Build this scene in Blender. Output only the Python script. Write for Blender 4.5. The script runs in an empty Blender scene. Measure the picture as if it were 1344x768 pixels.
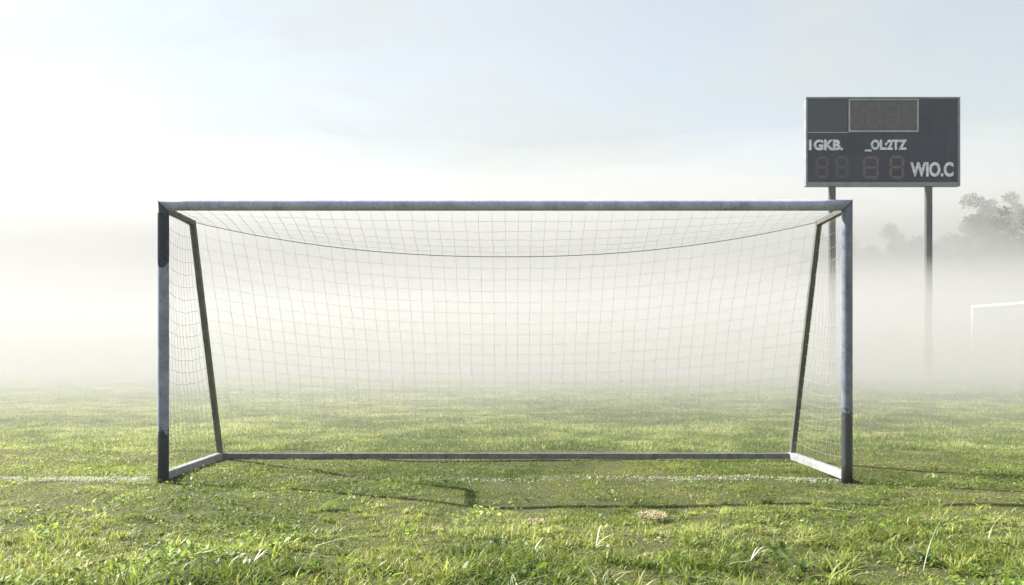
import bpy, bmesh, math, random
import numpy as np
from mathutils import Vector, Matrix

random.seed(7)
RNG = np.random.default_rng(11)
SC = bpy.context.scene
COL = SC.collection
R = math.radians

# ------------------------------------------------------------------ helpers
def tag(o, label=None, cat=None, group=None, kind=None):
    if label: o['label'] = label
    if cat: o['category'] = cat
    if group: o['group'] = group
    if kind: o['kind'] = kind
    return o

def empty(name, loc=(0, 0, 0), rz=0.0):
    o = bpy.data.objects.new(name, None)
    COL.objects.link(o)
    o.location = loc
    o.rotation_euler = (0, 0, rz)
    o.empty_display_size = 0.2
    return o

def link_mesh(name, me, mats, parent=None):
    o = bpy.data.objects.new(name, me)
    for m in (mats if isinstance(mats, (list, tuple)) else [mats]):
        me.materials.append(m)
    COL.objects.link(o)
    if parent is not None:
        o.parent = parent
    return o

class MB:
    """collects geometry for one mesh object"""
    def __init__(s):
        s.v = []; s.f = []; s.sm = []; s.mi = []
    def add(s, vs, fs, smooth=False, mi=0):
        b = len(s.v)
        s.v.extend([tuple(p) for p in vs])
        for k, f in enumerate(fs):
            s.f.append(tuple(i + b for i in f))
            s.sm.append(smooth[k] if isinstance(smooth, list) else smooth)
            s.mi.append(mi)
    def box(s, lo, hi, bev=0.0, mi=0):
        x0, y0, z0 = lo; x1, y1, z1 = hi
        if bev <= 0:
            vs = [(x, y, z) for z in (z0, z1) for y in (y0, y1) for x in (x0, x1)]
            s.add(vs, [(0, 2, 3, 1), (4, 5, 7, 6), (0, 1, 5, 4), (2, 6, 7, 3), (0, 4, 6, 2), (1, 3, 7, 5)], False, mi)
            return
        bm = bmesh.new()
        bmesh.ops.create_cube(bm, size=1.0)
        for v in bm.verts:
            v.co = Vector(((x0 + x1) / 2 + v.co.x * (x1 - x0), (y0 + y1) / 2 + v.co.y * (y1 - y0), (z0 + z1) / 2 + v.co.z * (z1 - z0)))
        bmesh.ops.bevel(bm, geom=list(bm.edges), offset=bev, segments=2, affect='EDGES')
        s.bm(bm, mi)
    def bm(s, bm, mi=0, smooth=False):
        bm.verts.index_update()
        s.add([v.co[:] for v in bm.verts], [[v.index for v in f.verts] for f in bm.faces], smooth, mi)
        bm.free()
    def bar(s, p0, p1, r, n0=None, n1=None, seg=28, rings=1, mi=0, r1=None):
        """round bar; n0/n1 are mitre plane normals"""
        p0 = Vector(p0); p1 = Vector(p1); d = (p1 - p0).normalized()
        n0 = Vector(n0).normalized() if n0 else d
        n1 = Vector(n1).normalized() if n1 else d
        a = d.orthogonal().normalized(); b = d.cross(a)
        r1 = r if r1 is None else r1
        vs = []; fs = []; sm = []
        ends = []
        for e, (p, n, rr) in enumerate(((p0, n0, r), (p1, n1, r1))):
            ring = []
            for k in range(seg):
                t = 2 * math.pi * k / seg
                o = (a * math.cos(t) + b * math.sin(t)) * rr
                sft = -o.dot(n) / d.dot(n)
                ring.append(p + o + d * sft)
            ends.append(ring)
        for j in range(rings + 1):
            for k in range(seg):
                vs.append(ends[0][k].lerp(ends[1][k], j / rings))
        for j in range(rings):
            for k in range(seg):
                k2 = (k + 1) % seg
                fs.append((j * seg + k, j * seg + k2, (j + 1) * seg + k2, (j + 1) * seg + k)); sm.append(True)
        fs.append(tuple(reversed(range(seg)))); sm.append(False)
        fs.append(tuple(rings * seg + k for k in range(seg))); sm.append(False)
        s.add(vs, fs, sm, mi)
    def sqbar(s, p0, p1, w, h, up=(0, 0, 1), bev=0.006, mi=0):
        """rectangular tube with rounded edges, w across, h along up"""
        p0 = Vector(p0); p1 = Vector(p1); d = (p1 - p0).normalized()
        up = Vector(up); a = d.cross(up).normalized(); b = a.cross(d).normalized()
        prof = []
        for sx, sy in ((1, 1), (-1, 1), (-1, -1), (1, -1)):
            cx, cy = sx * (w / 2 - bev), sy * (h / 2 - bev)
            base = {(1, 1): 0, (-1, 1): 90, (-1, -1): 180, (1, -1): 270}[(sx, sy)]
            for t in (0, 45, 90):
                an = R(base + t)
                prof.append((cx + bev * math.cos(an), cy + bev * math.sin(an)))
        n = len(prof); vs = []; fs = []
        for p in (p0, p1):
            for (u, v) in prof: vs.append(p + a * u + b * v)
        for k in range(n):
            k2 = (k + 1) % n
            fs.append((k, k2, n + k2, n + k))
        fs.append(tuple(reversed(range(n)))); fs.append(tuple(range(n, 2 * n)))
        s.add(vs, fs, False, mi)
    def tube(s, pts, r, seg=4, r_end=None, mi=0, cap=True):
        pts = [Vector(p) for p in pts]; n = len(pts)
        vs = []; fs = []
        a = None
        for i, p in enumerate(pts):
            d = (pts[min(i + 1, n - 1)] - pts[max(i - 1, 0)]).normalized()
            if a is None: a = d.orthogonal().normalized()
            a = (a - d * a.dot(d)).normalized(); b = d.cross(a)
            rr = r if r_end is None else r + (r_end - r) * i / (n - 1)
            for k in range(seg):
                t = 2 * math.pi * k / seg
                vs.append(p + (a * math.cos(t) + b * math.sin(t)) * rr)
        for i in range(n - 1):
            for k in range(seg):
                k2 = (k + 1) % seg
                fs.append((i * seg + k, i * seg + k2, (i + 1) * seg + k2, (i + 1) * seg + k))
        if cap:
            fs.append(tuple(reversed(range(seg)))); fs.append(tuple((n - 1) * seg + k for k in range(seg)))
        s.add(vs, fs, True, mi)
    def build(s, name, mats, parent=None):
        me = bpy.data.meshes.new(name)
        me.from_pydata(s.v, [], s.f)
        me.polygons.foreach_set('use_smooth', s.sm)
        me.polygons.foreach_set('material_index', s.mi)
        me.update()
        return link_mesh(name, me, mats, parent)

def np_mesh(name, verts, faces_flat, loop_start, loop_total, colors=None, mats=None, parent=None, smooth=False):
    me = bpy.data.meshes.new(name)
    me.vertices.add(len(verts)); me.vertices.foreach_set('co', verts.astype(np.float32).ravel())
    me.loops.add(len(faces_flat)); me.loops.foreach_set('vertex_index', faces_flat.astype(np.int32))
    me.polygons.add(len(loop_start))
    me.polygons.foreach_set('loop_start', loop_start.astype(np.int32))
    me.polygons.foreach_set('loop_total', loop_total.astype(np.int32))
    if smooth:
        me.polygons.foreach_set('use_smooth', np.ones(len(loop_start), dtype=bool))
    me.update(calc_edges=True)
    if colors is not None:
        at = me.color_attributes.new('tint', 'FLOAT_COLOR', 'POINT')
        c4 = np.ones((len(verts), 4), np.float32); c4[:, :3] = colors
        at.data.foreach_set('color', c4.ravel())
    return link_mesh(name, me, mats, parent)

# ------------------------------------------------------------------ materials
def new_mat(name):
    m = bpy.data.materials.new(name); m.use_nodes = True
    nt = m.node_tree
    return m, nt, nt.nodes['Principled BSDF'], nt.nodes['Material Output']

def N(nt, typ, **kw):
    n = nt.nodes.new(typ)
    for k, v in kw.items(): setattr(n, k, v)
    return n

def coords(nt, obj=True):
    t = N(nt, 'ShaderNodeTexCoord')
    return t.outputs['Object']

def noise(nt, vec, scale, detail=4, rough=0.55, dist=0.0):
    n = N(nt, 'ShaderNodeTexNoise')
    n.inputs['Scale'].default_value = scale; n.inputs['Detail'].default_value = detail
    n.inputs['Roughness'].default_value = rough; n.inputs['Distortion'].default_value = dist
    nt.links.new(vec, n.inputs['Vector'])
    return n.outputs['Fac']

def ramp(nt, fac, stops):
    r = N(nt, 'ShaderNodeValToRGB')
    el = r.color_ramp.elements
    while len(el) < len(stops): el.new(0.5)
    for e, (p, c) in zip(el, stops):
        e.position = p; e.color = (c[0], c[1], c[2], 1) if isinstance(c, (tuple, list)) else (c, c, c, 1)
    nt.links.new(fac, r.inputs['Fac'])
    return r.outputs['Color']

def mixc(nt, fac, a, b, mode='MIX'):
    n = N(nt, 'ShaderNodeMix', data_type='RGBA', blend_type=mode)
    for sock, val in ((n.inputs[0], fac), (n.inputs[6], a), (n.inputs[7], b)):
        if isinstance(val, (int, float)): sock.default_value = val
        elif isinstance(val, tuple): sock.default_value = (*val, 1)
        else: nt.links.new(val, sock)
    return n.outputs[2]

def mth(nt, op, a, b=None, c=None, clamp=False):
    n = N(nt, 'ShaderNodeMath', operation=op); n.use_clamp = clamp
    for i, val in enumerate((a, b, c)):
        if val is None: continue
        if isinstance(val, (int, float)): n.inputs[i].default_value = val
        else: nt.links.new(val, n.inputs[i])
    return n.outputs[0]

def sep(nt, vec):
    n = N(nt, 'ShaderNodeSeparateXYZ'); nt.links.new(vec, n.inputs[0]); return n.outputs

def bump(nt, bsdf, h, strength=0.3, dist=0.002):
    b = N(nt, 'ShaderNodeBump'); b.inputs['Strength'].default_value = strength; b.inputs['Distance'].default_value = dist
    nt.links.new(h, b.inputs['Height']); nt.links.new(b.outputs[0], bsdf.inputs['Normal'])

def goal_paint(name, dark_mask=None, base=((0.16, 0.19, 0.27), (0.30, 0.34, 0.44)), rough=0.5, spec=0.2):
    """weathered grey paint with scuffs; dark_mask: list of (z_lo, z_hi, wobble) bands of darker colour"""
    m, nt, bs, out = new_mat(name)
    co = coords(nt)
    n1 = noise(nt, co, 9, 6, 0.65)
    c = ramp(nt, n1, [(0.3, base[0]), (0.7, base[1])])
    n2 = noise(nt, co, 160, 3, 0.7)
    spk = ramp(nt, n2, [(0.36, 0.45), (0.5, 1.0), (0.66, 1.45)])
    c = mixc(nt, 0.8, c, spk, 'MULTIPLY')
    n3 = noise(nt, co, 28, 5, 0.7, 0.6)
    chip = ramp(nt, n3, [(0.66, 0.0), (0.70, 1.0)])
    c = mixc(nt, chip, c, (0.035, 0.038, 0.042))
    if dark_mask:
        z = sep(nt, co)[2]
        wob = mth(nt, 'MULTIPLY', mth(nt, 'SUBTRACT', noise(nt, co, 30, 7, 0.75), 0.5), 0.50)
        zz = mth(nt, 'ADD', z, wob)
        for lo, hi, col, soft in dark_mask:
            zu = zz if soft else z
            a = mth(nt, 'MULTIPLY', mth(nt, 'GREATER_THAN', zu, lo), mth(nt, 'LESS_THAN', zu, hi))
            c = mixc(nt, mth(nt, 'MULTIPLY', a, 0.9), c, col)
    nt.links.new(c, bs.inputs['Base Color']); bs.inputs['Specular IOR Level'].default_value = spec
    rg = ramp(nt, n1, [(0.3, rough + 0.15), (0.7, rough - 0.08)])
    nt.links.new(rg, bs.inputs['Roughness'])
    bump(nt, bs, n2, 0.5, 0.0012)
    return m

def simple(name, col, rough=0.6, var=0.25, scale=12, metal=0.0, bmp=0.2):
    m, nt, bs, out = new_mat(name)
    co = coords(nt)
    n1 = noise(nt, co, scale, 6, 0.62)
    lo = tuple(c * (1 - var) for c in col); hi = tuple(min(1, c * (1 + var)) for c in col)
    nt.links.new(ramp(nt, n1, [(0.3, lo), (0.7, hi)]), bs.inputs['Base Color'])
    bs.inputs['Roughness'].default_value = rough; bs.inputs['Metallic'].default_value = metal
    if bmp: bump(nt, bs, noise(nt, co, scale * 12, 3, 0.6), bmp, 0.001)
    return m

def leafy(name, attr=True, col=None, trans=0.45, rough=0.45, spec=0.35, nscale=0):
    """thin foliage: diffuse + light coming through + a little gloss"""
    m, nt, bs, out = new_mat(name)
    if attr:
        a = N(nt, 'ShaderNodeVertexColor', layer_name='tint').outputs['Color']
    else:
        co = coords(nt)
        a = ramp(nt, noise(nt, co, nscale or 6, 4), [(0.3, tuple(c * 0.7 for c in col)), (0.7, tuple(c * 1.3 for c in col))])
    nt.links.new(a, bs.inputs['Base Color'])
    bs.inputs['Roughness'].default_value = rough
    bs.inputs['Specular IOR Level'].default_value = spec
    tr = N(nt, 'ShaderNodeBsdfTranslucent')
    tc = mixc(nt, 1.0, a, (1.2, 1.2, 0.7), 'MULTIPLY')
    nt.links.new(tc, tr.inputs['Color'])
    mx = N(nt, 'ShaderNodeMixShader'); mx.inputs[0].default_value = trans
    nt.links.new(bs.outputs[0], mx.inputs[1]); nt.links.new(tr.outputs[0], mx.inputs[2])
    nt.links.new(mx.outputs[0], out.inputs['Surface'])
    return m

# ------------------------------------------------------------------ camera, light, world
CAM_H = 1.0; FPX = 1234.0; HY = 455.0
def ground_at(px, py, z=0.0):
    """a photo pixel on the turf -> world point (used only to measure where things stand)"""
    y = FPX * (CAM_H - z) / (py - HY)
    return ((px - 672.0) * y / FPX, y, z)

cam_d = bpy.data.cameras.new('camera'); cam = bpy.data.objects.new('camera', cam_d); COL.objects.link(cam)
cam.location = (0, 0, CAM_H); cam.rotation_euler = (R(90), 0, 0)
cam_d.sensor_width = 36; cam_d.lens = 36 * FPX / 1344; cam_d.shift_y = 71 / 1344
cam_d.clip_start = 0.05; cam_d.clip_end = 3000
SC.camera = cam

SUN = Vector((-2.35, 1.07, 2.05)).normalized()        # towards the sun
EL = math.asin(SUN.z); AZ = math.atan2(SUN.x, SUN.y)   # azimuth from +Y towards +X
sd = bpy.data.lights.new('sun', 'SUN'); so = bpy.data.objects.new('sun', sd); COL.objects.link(so)
sd.energy = 5.0; sd.angle = R(0.6); sd.color = (1.0, 0.955, 0.88)
so.rotation_euler = SUN.to_track_quat('Z', 'Y').to_euler()
so.location = (-20, 10, 25)

w = bpy.data.worlds.new('World'); SC.world = w; w.use_nodes = True
nt = w.node_tree; bg = nt.nodes['Background']
sky = nt.nodes.new('ShaderNodeTexSky'); sky.sky_type = 'NISHITA'; sky.sun_disc = False
sky.sun_elevation = EL; sky.sun_rotation = AZ; sky.dust_density = 2.2; sky.air_density = 1.0; sky.ozone_density = 1.0
# a thin high veil of cloud takes most of the blue out of the sky
hsv = nt.nodes.new('ShaderNodeHueSaturation'); hsv.inputs['Value'].default_value = 1.0
tcw = nt.nodes.new('ShaderNodeTexCoord'); nzw = nt.nodes.new('ShaderNodeTexNoise')
mpw = nt.nodes.new('ShaderNodeMapping'); mpw.inputs['Scale'].default_value = (1.0, 1.0, 2.6)
nt.links.new(tcw.outputs['Generated'], mpw.inputs[0]); nt.links.new(mpw.outputs[0], nzw.inputs['Vector'])
nzw.inputs['Scale'].default_value = 2.2; nzw.inputs['Detail'].default_value = 5; nzw.inputs['Roughness'].default_value = 0.55
mr = nt.nodes.new('ShaderNodeMapRange'); mr.inputs[1].default_value = 0.3; mr.inputs[2].default_value = 0.7
mr.inputs[3].default_value = 0.90; mr.inputs[4].default_value = 0.55
nt.links.new(nzw.outputs['Fac'], mr.inputs[0]); nt.links.new(mr.outputs[0], hsv.inputs['Saturation'])
nt.links.new(sky.outputs[0], hsv.inputs['Color'])
veil = nt.nodes.new('ShaderNodeMix'); veil.data_type = 'RGBA'; mv = nt.nodes.new('ShaderNodeMapRange'); mv.inputs[1].default_value = 0.36; mv.inputs[2].default_value = 0.66
mv.inputs[3].default_value = 0.40; mv.inputs[4].default_value = 0.88
nzv = nt.nodes.new('ShaderNodeTexNoise'); nzv.inputs['Scale'].default_value = 3.1; nzv.inputs['Detail'].default_value = 7; nzv.inputs['Roughness'].default_value = 0.6; nzv.inputs['Distortion'].default_value = 0.5
nt.links.new(mpw.outputs[0], nzv.inputs['Vector']); nt.links.new(nzv.outputs['Fac'], mv.inputs[0]); nt.links.new(mv.outputs[0], veil.inputs[0])
veil.inputs[7].default_value = (3.3, 3.5, 3.40, 1)
nt.links.new(hsv.outputs[0], veil.inputs[6])
nt.links.new(veil.outputs[2], bg.inputs['Color']); bg.inputs['Strength'].default_value = 0.068

SC.view_settings.view_transform = 'Standard'; SC.view_settings.look = 'None'
SC.view_settings.gamma = 1; SC.view_settings.use_curve_mapping = False
SC.view_settings.exposure = 1.65
SC.render.engine = 'CYCLES'
cy = SC.cycles
cy.use_denoising = True
cy.max_bounces = 8; cy.diffuse_bounces = 3; cy.glossy_bounces = 2; cy.transmission_bounces = 4
cy.volume_bounces = 3; cy.transparent_max_bounces = 24
cy.sample_clamp_indirect = 8
cy.use_adaptive_sampling = True; cy.adaptive_threshold = 0.02

# ------------------------------------------------------------------ ground
def hills(x, y):
    """gentle lumps of the turf, metres"""
    h = 0.008 * np.sin(x * 2.1 + 0.7 * y) + 0.006 * np.sin(y * 2.9 - 1.3 * x + 1.0)
    h = h + 0.006 * np.sin(x * 5.3 + 2.0 * np.sin(y * 1.7)) + 0.004 * np.sin(y * 6.1 + 1.5 * np.sin(x * 2.3))
    h = h + 0.004 * np.sin(x * 11.0 + y * 7.0) * np.sin(y * 9.0 - x * 4.0)
    return h

def vnoise(x, y, scale, seed):
    """smooth value noise 0..1, vectorised"""
    r = np.random.default_rng(seed); T = r.random((256, 256))
    u = x * scale + 500; v = y * scale + 500
    i = np.floor(u).astype(int); j = np.floor(v).astype(int)
    fu = u - i; fv = v - j
    fu = fu * fu * (3 - 2 * fu); fv = fv * fv * (3 - 2 * fv)
    a = T[i % 256, j % 256]; b = T[(i + 1) % 256, j % 256]; c = T[i % 256, (j + 1) % 256]; d = T[(i + 1) % 256, (j + 1) % 256]
    return a * (1 - fu) * (1 - fv) + b * fu * (1 - fv) + c * (1 - fu) * fv + d * fu * fv

def make_ground():
    xs = np.concatenate([[-380, -200, -100, -60], np.linspace(-36, 36, 241), [60, 100, 200, 380]])
    ys = np.concatenate([[-60, -20, -5], np.linspace(0, 14, 141), np.linspace(14.3, 45, 90), [55, 70, 90, 130, 200, 380]])
    X, Y = np.meshgrid(xs, ys); Z = hills(X, Y) * np.clip((60 - np.abs(X)) / 20, 0, 1) * np.clip((90 - Y) / 40, 0, 1)
    v = np.stack([X.ravel(), Y.ravel(), Z.ravel()], 1)
    nx, ny = len(xs), len(ys)
    i = np.arange(nx - 1)[None, :] + np.arange(ny - 1)[:, None] * nx
    q = np.stack([i, i + 1, i + 1 + nx, i + nx], -1).reshape(-1, 4)
    m, nt, bs, out = new_mat('turf_soil')
    co = coords(nt)
    big = noise(nt, co, 0.35, 4, 0.6); mid = noise(nt, co, 2.2, 6, 0.65, 0.4); fine = noise(nt, co, 26, 6, 0.7)
    g = ramp(nt, mid, [(0.30, (0.025, 0.028, 0.012)), (0.5, (0.055, 0.062, 0.022)), (0.72, (0.11, 0.10, 0.05))])
    g2 = ramp(nt, big, [(0.35, (0.06, 0.08, 0.022)), (0.65, (0.13, 0.125, 0.05))])
    c = mixc(nt, 0.5, g, g2)
    f = ramp(nt, fine, [(0.25, 0.35), (0.5, 0.9), (0.75, 1.5)])
    c = mixc(nt, 0.8, c, f, 'MULTIPLY')
    nt.links.new(c, bs.inputs['Base Color']); bs.inputs['Roughness'].default_value = 0.9
    bs.inputs['Specular IOR Level'].default_value = 0.15
    bump(nt, bs, fine, 0.8, 0.03)
    o = np_mesh('ground', v, q.ravel(), np.arange(len(q)) * 4, np.full(len(q), 4), None, m, smooth=True)
    tag(o, kind='structure')
make_ground()

# ------------------------------------------------------------------ turf: grass blades
def tints(x, y, n, rng, dry=0.06):
    """base colour of each blade: greens with yellowed and bluish patches, some dead straw"""
    p1 = vnoise(x, y, 0.55, 3); p2 = vnoise(x, y, 2.4, 4); p3 = vnoise(x, y, 7.0, 5)
    k = 0.5 + 1.45 * (0.35 * p1 + 0.35 * p2 + 0.30 * p3 - 0.5) + rng.normal(0, 0.12, n)
    k = np.clip(k, 0, 1)[:, None]
    k = np.clip(k - 0.10 * np.clip(x / 3, -1, 1)[:, None], 0, 1)     # the left of the pitch is yellower
    dark = np.array([0.060, 0.098, 0.018]); mid = np.array([0.155, 0.195, 0.038]); lite = np.array([0.36, 0.395, 0.145])
    c = np.where(k < 0.5, dark + (mid - dark) * k * 2, mid + (lite - mid) * (k - 0.5) * 2)
    c = c * rng.uniform(0.80, 1.5, (n, 1))
    isdry = rng.random(n) < dry * (0.4 + 1.6 * (p2 > 0.55))
    straw = np.array([0.46, 0.41, 0.24]) * rng.uniform(0.6, 1.35, (n, 1))
    return np.where(isdry[:, None], straw, c)

def blades(x, y, h, wdt, lean, col, rng, segs=3):
    """curved tapering blades; returns verts, loops, starts, totals, colours"""
    n = len(x); az = rng.uniform(0, 2 * np.pi, n)
    dx, dy = np.cos(az), np.sin(az)
    wa = az + np.pi / 2 + rng.normal(0, 0.4, n)
    wx, wy = np.cos(wa), np.sin(wa)
    z0 = hills(x, y) - 0.004
    rows = []
    ts = np.linspace(0, 1, segs + 1)
    for t in ts:
        s = lean * h * t ** 1.8
        zz = z0 + h * (t - 0.35 * np.clip(lean, 0, 1.6) * t ** 2.6)
        hw = wdt * 0.5 * (1 - t ** 1.7) if t < 1 else np.zeros(n)
        if t == 0: hw = wdt * 0.36
        cx = x + dx * s; cyy = y + dy * s
        if t < 1:
            rows.append(np.stack([cx - wx * hw, cyy - wy * hw, zz], 1)); rows.append(np.stack([cx + wx * hw, cyy + wy * hw, zz], 1))
        else:
            rows.append(np.stack([cx, cyy, zz], 1))
    V = np.stack(rows, 1)                                   # n, (2*segs+1), 3
    nv = V.shape[1]; base = (np.arange(n) * nv)[:, None]
    pat = []; tot = []
    for k in range(segs - 1):
        pat += [2 * k, 2 * k + 1, 2 * k + 3, 2 * k + 2]; tot.append(4)
    pat += [2 * segs - 2, 2 * segs - 1, 2 * segs]; tot.append(3)
    L = (base + np.array(pat)[None, :]).ravel()
    T = np.tile(np.array(tot), n)
    C = np.repeat(col, nv, 0)
    return V.reshape(-1, 3), L, T, C

def leaves(x, y, z, r, col, rng, tilt=0.5):
    """small broad leaves: six-sided, folded along the midrib"""
    n = len(x); az = rng.uniform(0, 2 * np.pi, n); el = rng.normal(0.25, tilt, n)
    d = np.stack([np.cos(az) * np.cos(el), np.sin(az) * np.cos(el), np.sin(el)], 1)
    a = np.stack([-np.sin(az), np.cos(az), np.zeros(n)], 1); ro = rng.normal(0, 0.4, n)[:, None]
    up = np.cross(d, a)
    a = a * np.cos(ro) + up * np.sin(ro); up = np.cross(d, a)
    up = np.where(up[:, 2:] < 0, -up, up)
    asp = rng.uniform(0.32, 0.62, n)[:, None]; r = r[:, None]
    p = np.stack([x, y, z], 1)
    P = [p, p + d * r * 0.5 + a * r * asp + up * r * 0.12, p + d * r * 1.35 + a * r * asp * 0.85 + up * r * 0.10, p + d * r * 2.0 - up * r * 0.15,
         p + d * r * 1.35 - a * r * asp * 0.85 + up * r * 0.10, p + d * r * 0.5 - a * r * asp + up * r * 0.12, p + d * r * 1.0]
    V = np.stack(P, 1); base = (np.arange(n) * 7)[:, None]
    pat = np.array([0, 1, 6, 1, 2, 6, 2, 3, 6, 3, 4, 6, 4, 5, 6, 5, 0, 6])
    L = (base + pat[None, :]).ravel(); T = np.full(n * 6, 3)
    return V.reshape(-1, 3), L, T, np.repeat(col, 7, 0)

def assemble(name, parts, mat):
    vs, ls, ts, cs = [], [], [], []; b = 0
    for V, L, T, C in parts:
        vs.append(V); ls.append(L + b); ts.append(T); cs.append(C); b += len(V)
    V = np.concatenate(vs); L = np.concatenate(ls); T = np.concatenate(ts); C = np.concatenate(cs)
    S = np.concatenate([[0], np.cumsum(T)[:-1]])
    return np_mesh(name, V, L, S, T, C, mat)

M_grass = leafy('grass_blade', trans=0.42, rough=0.5, spec=0.28)
LINE_Y = FPX / (631.5 - HY)                                  # goal line through the posts

def scatter(y0, y1, dens, rng, margin=2.5):
    """random points in the wedge seen by the camera plus a margin either side"""
    out_x, out_y = [], []
    ys = np.arange(y0, y1, 0.25)
    for a in ys:
        hw = a * 0.56 + margin; nn = rng.poisson(dens(a + .12) * 0.25 * 2 * hw)
        out_x.append(rng.uniform(-hw, hw, nn)); out_y.append(rng.uniform(a, a + 0.25, nn))
    return np.concatenate(out_x), np.concatenate(out_y)

def line_wear(x):
    """how much chalk is left along the goal line, 0..1"""
    w = np.where(x < -2.78, 0.85, 0.0)
    w = np.where((x > -1.7) & (x < 0.9), 0.16, w)
    w = np.where((x >= 0.9) & (x < 2.45), 0.42, w)
    return w * (0.65 + 0.45 * vnoise(x, x * 0 + 3.3, 2.6, 9))

def chalk_mask(x, y, rng, half=0.055):
    near = np.abs(y - LINE_Y - 0.012 * np.sin(x * 3.0)) < half * rng.uniform(0.6, 1.25, len(x))
    m = near & (rng.random(len(x)) < line_wear(x))
    blob = ((x + 2.78) / 0.085) ** 2 + ((y - LINE_Y - 0.03) / 0.13) ** 2 < rng.uniform(0.4, 1.3, len(x))
    return m | (blob & (rng.random(len(x)) < 0.8))

def make_grass():
    rng = np.random.default_rng(21)
    parts = []; chalk = []
    # near turf
    x, y = scatter(2.6, 9.0, lambda a: 8200 if a < 7.6 else 6200, rng, 1.6)
    tuft = vnoise(x, y, 3.2, 31); tuft2 = vnoise(x, y, 9.0, 32)
    keep = rng.random(len(x)) < 0.22 + 0.95 * tuft2 - 0.75 * np.clip((5.8 - y) / 1.9, 0, 1) * (1 - vnoise(x, y, 5.0, 61))
    x, y, tuft, tuft2 = x[keep], y[keep], tuft[keep], tuft2[keep]
    # blades pull together into tufts
    gx = vnoise(x, y, 14, 41) - .5; gy = vnoise(x, y, 14, 42) - .5
    x = x + gx * 0.05; y = y + gy * 0.05
    n = len(x)
    near = np.clip((5.6 - y) / 1.9, 0, 1)
    h = (0.014 + 0.030 * tuft ** 1.6 + 0.016 * tuft2) * (0.62 + 1.35 * near * (0.2 + tuft)) * rng.uniform(0.55, 1.3, n)
    longb = rng.random(n) < 0.006 + 0.06 * near
    h = h * (1 - 0.32 * np.exp(-((y - 6.1) / 0.45) ** 2)); h = np.where(longb & (y < 5.7), h * rng.uniform(1.3, 2.1, n), h)
    wd = rng.uniform(0.0026, 0.0060, n) * (1 + 0.75 * near) * np.where(rng.random(n) < .06, 1.7, 1)
    lean = np.abs(rng.normal(0.95, 0.6, n))
    c = tints(x, y, n, rng)
    cm = chalk_mask(x, y, rng)
    cw = np.array([0.72, 0.73, 0.70]) * rng.uniform(0.75, 1.1, (n, 1))
    k = ~cm
    parts.append(blades(x[k], y[k], h[k], wd[k], lean[k], c[k], rng, 3))
    chalk.append(blades(x[cm], y[cm], h[cm] * 0.9, wd[cm] * 1.3, lean[cm], cw[cm], rng, 3))
    # broad low leaves (clover, plantain) between the blades
    x, y = scatter(2.8, 11.0, lambda a: 1900 if a < 7.5 else 1200, rng, 1.6)
    pn = vnoise(x, y, 1.3, 51) + 0.5 * vnoise(x, y, 4.0, 52)
    keep = rng.random(len(x)) < np.clip((pn - 0.72) * 2.2, 0.015, 1); x, y = x[keep], y[keep]; n = len(x)
    nr = np.clip((6.2 - y) / 2.5, 0, 1)
    z = hills(x, y) + rng.uniform(0.008, 0.030, n) * (1 + 0.7 * nr)
    c = tints(x, y, n, rng, 0.02) * np.array([0.72, 0.86, 0.75])
    cm = chalk_mask(x, y, rng, 0.04)
    parts.append(leaves(x[~cm], y[~cm], z[~cm], rng.uniform(0.006, 0.0165, (~cm).sum()) * (0.75 + 0.9 * nr[~cm] * vnoise(x[~cm], y[~cm], 1.9, 66)), c[~cm], rng))
    # coarse tufts and rosettes of wide blades in the rough foreground
    nt_ = 950; tx, ty = rng.uniform(-4.6, 4.6, nt_), 3.2 + 3.9 * rng.random(nt_) ** 1.9
    kk = rng.integers(14, 38, nt_)
    idx = np.repeat(np.arange(nt_), kk); n = len(idx)
    size = rng.uniform(0.55, 1.3, nt_) * np.clip(1.05 - 0.27 * (ty - 3.3), 0.2, 1.05)
    x = tx[idx] + rng.normal(0, 0.022, n); y = ty[idx] + rng.normal(0, 0.022, n)
    h = 0.115 * size[idx] * rng.uniform(0.45, 1.25, n)
    base_c = tints(tx, ty, nt_, rng, 0.012)
    c = base_c[idx] * rng.uniform(0.75, 1.3, (n, 1)); pale = rng.random(n) < 0.10
    c = np.where(pale[:, None], np.array([0.42, 0.43, 0.27]) * rng.uniform(0.8, 1.2, (n, 1)), c)
    parts.append(blades(x, y, h, rng.uniform(0.004, 0.0115, n), np.abs(rng.normal(1.05, 0.5, n)), c, rng, 4))
    # patches of larger rounded weed leaves low in the foreground
    nw = 150; wx_, wy_ = rng.uniform(-4.2, 4.2, nw), 3.4 + 4.2 * rng.random(nw) ** 1.7
    kk = rng.integers(6, 26, nw); idx = np.repeat(np.arange(nw), kk); n = len(idx)
    x = wx_[idx] + rng.normal(0, 0.06, n); y = wy_[idx] + rng.normal(0, 0.06, n)
    c = (tints(wx_, wy_, nw, rng, 0.0) * np.array([0.8, 1.0, 0.8]))[idx] * rng.uniform(0.75, 1.3, (n, 1))
    parts.append(leaves(x, y, hills(x, y) + rng.uniform(0.015, 0.055, n) * (1.2 - 0.1 * (y - 3.4)), rng.uniform(0.010, 0.024, n) * (1.15 - 0.08 * (y - 3.4)), c, rng, 0.35))
    # chalk flecks caked on the turf along the line
    nf = 24000; xf = rng.uniform(-8, 3, nf); yf = LINE_Y + 0.012 * np.sin(xf * 3.0) + rng.normal(0, 0.020, nf)
    kf = rng.random(nf) < line_wear(xf) * 0.9; xf, yf = xf[kf], yf[kf]
    xb = -2.78 + rng.normal(0, 0.04, 420); yb = LINE_Y + 0.03 + rng.normal(0, 0.06, 420)
    xf = np.concatenate([xf, xb]); yf = np.concatenate([yf, yb]); nf = len(xf)
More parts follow.
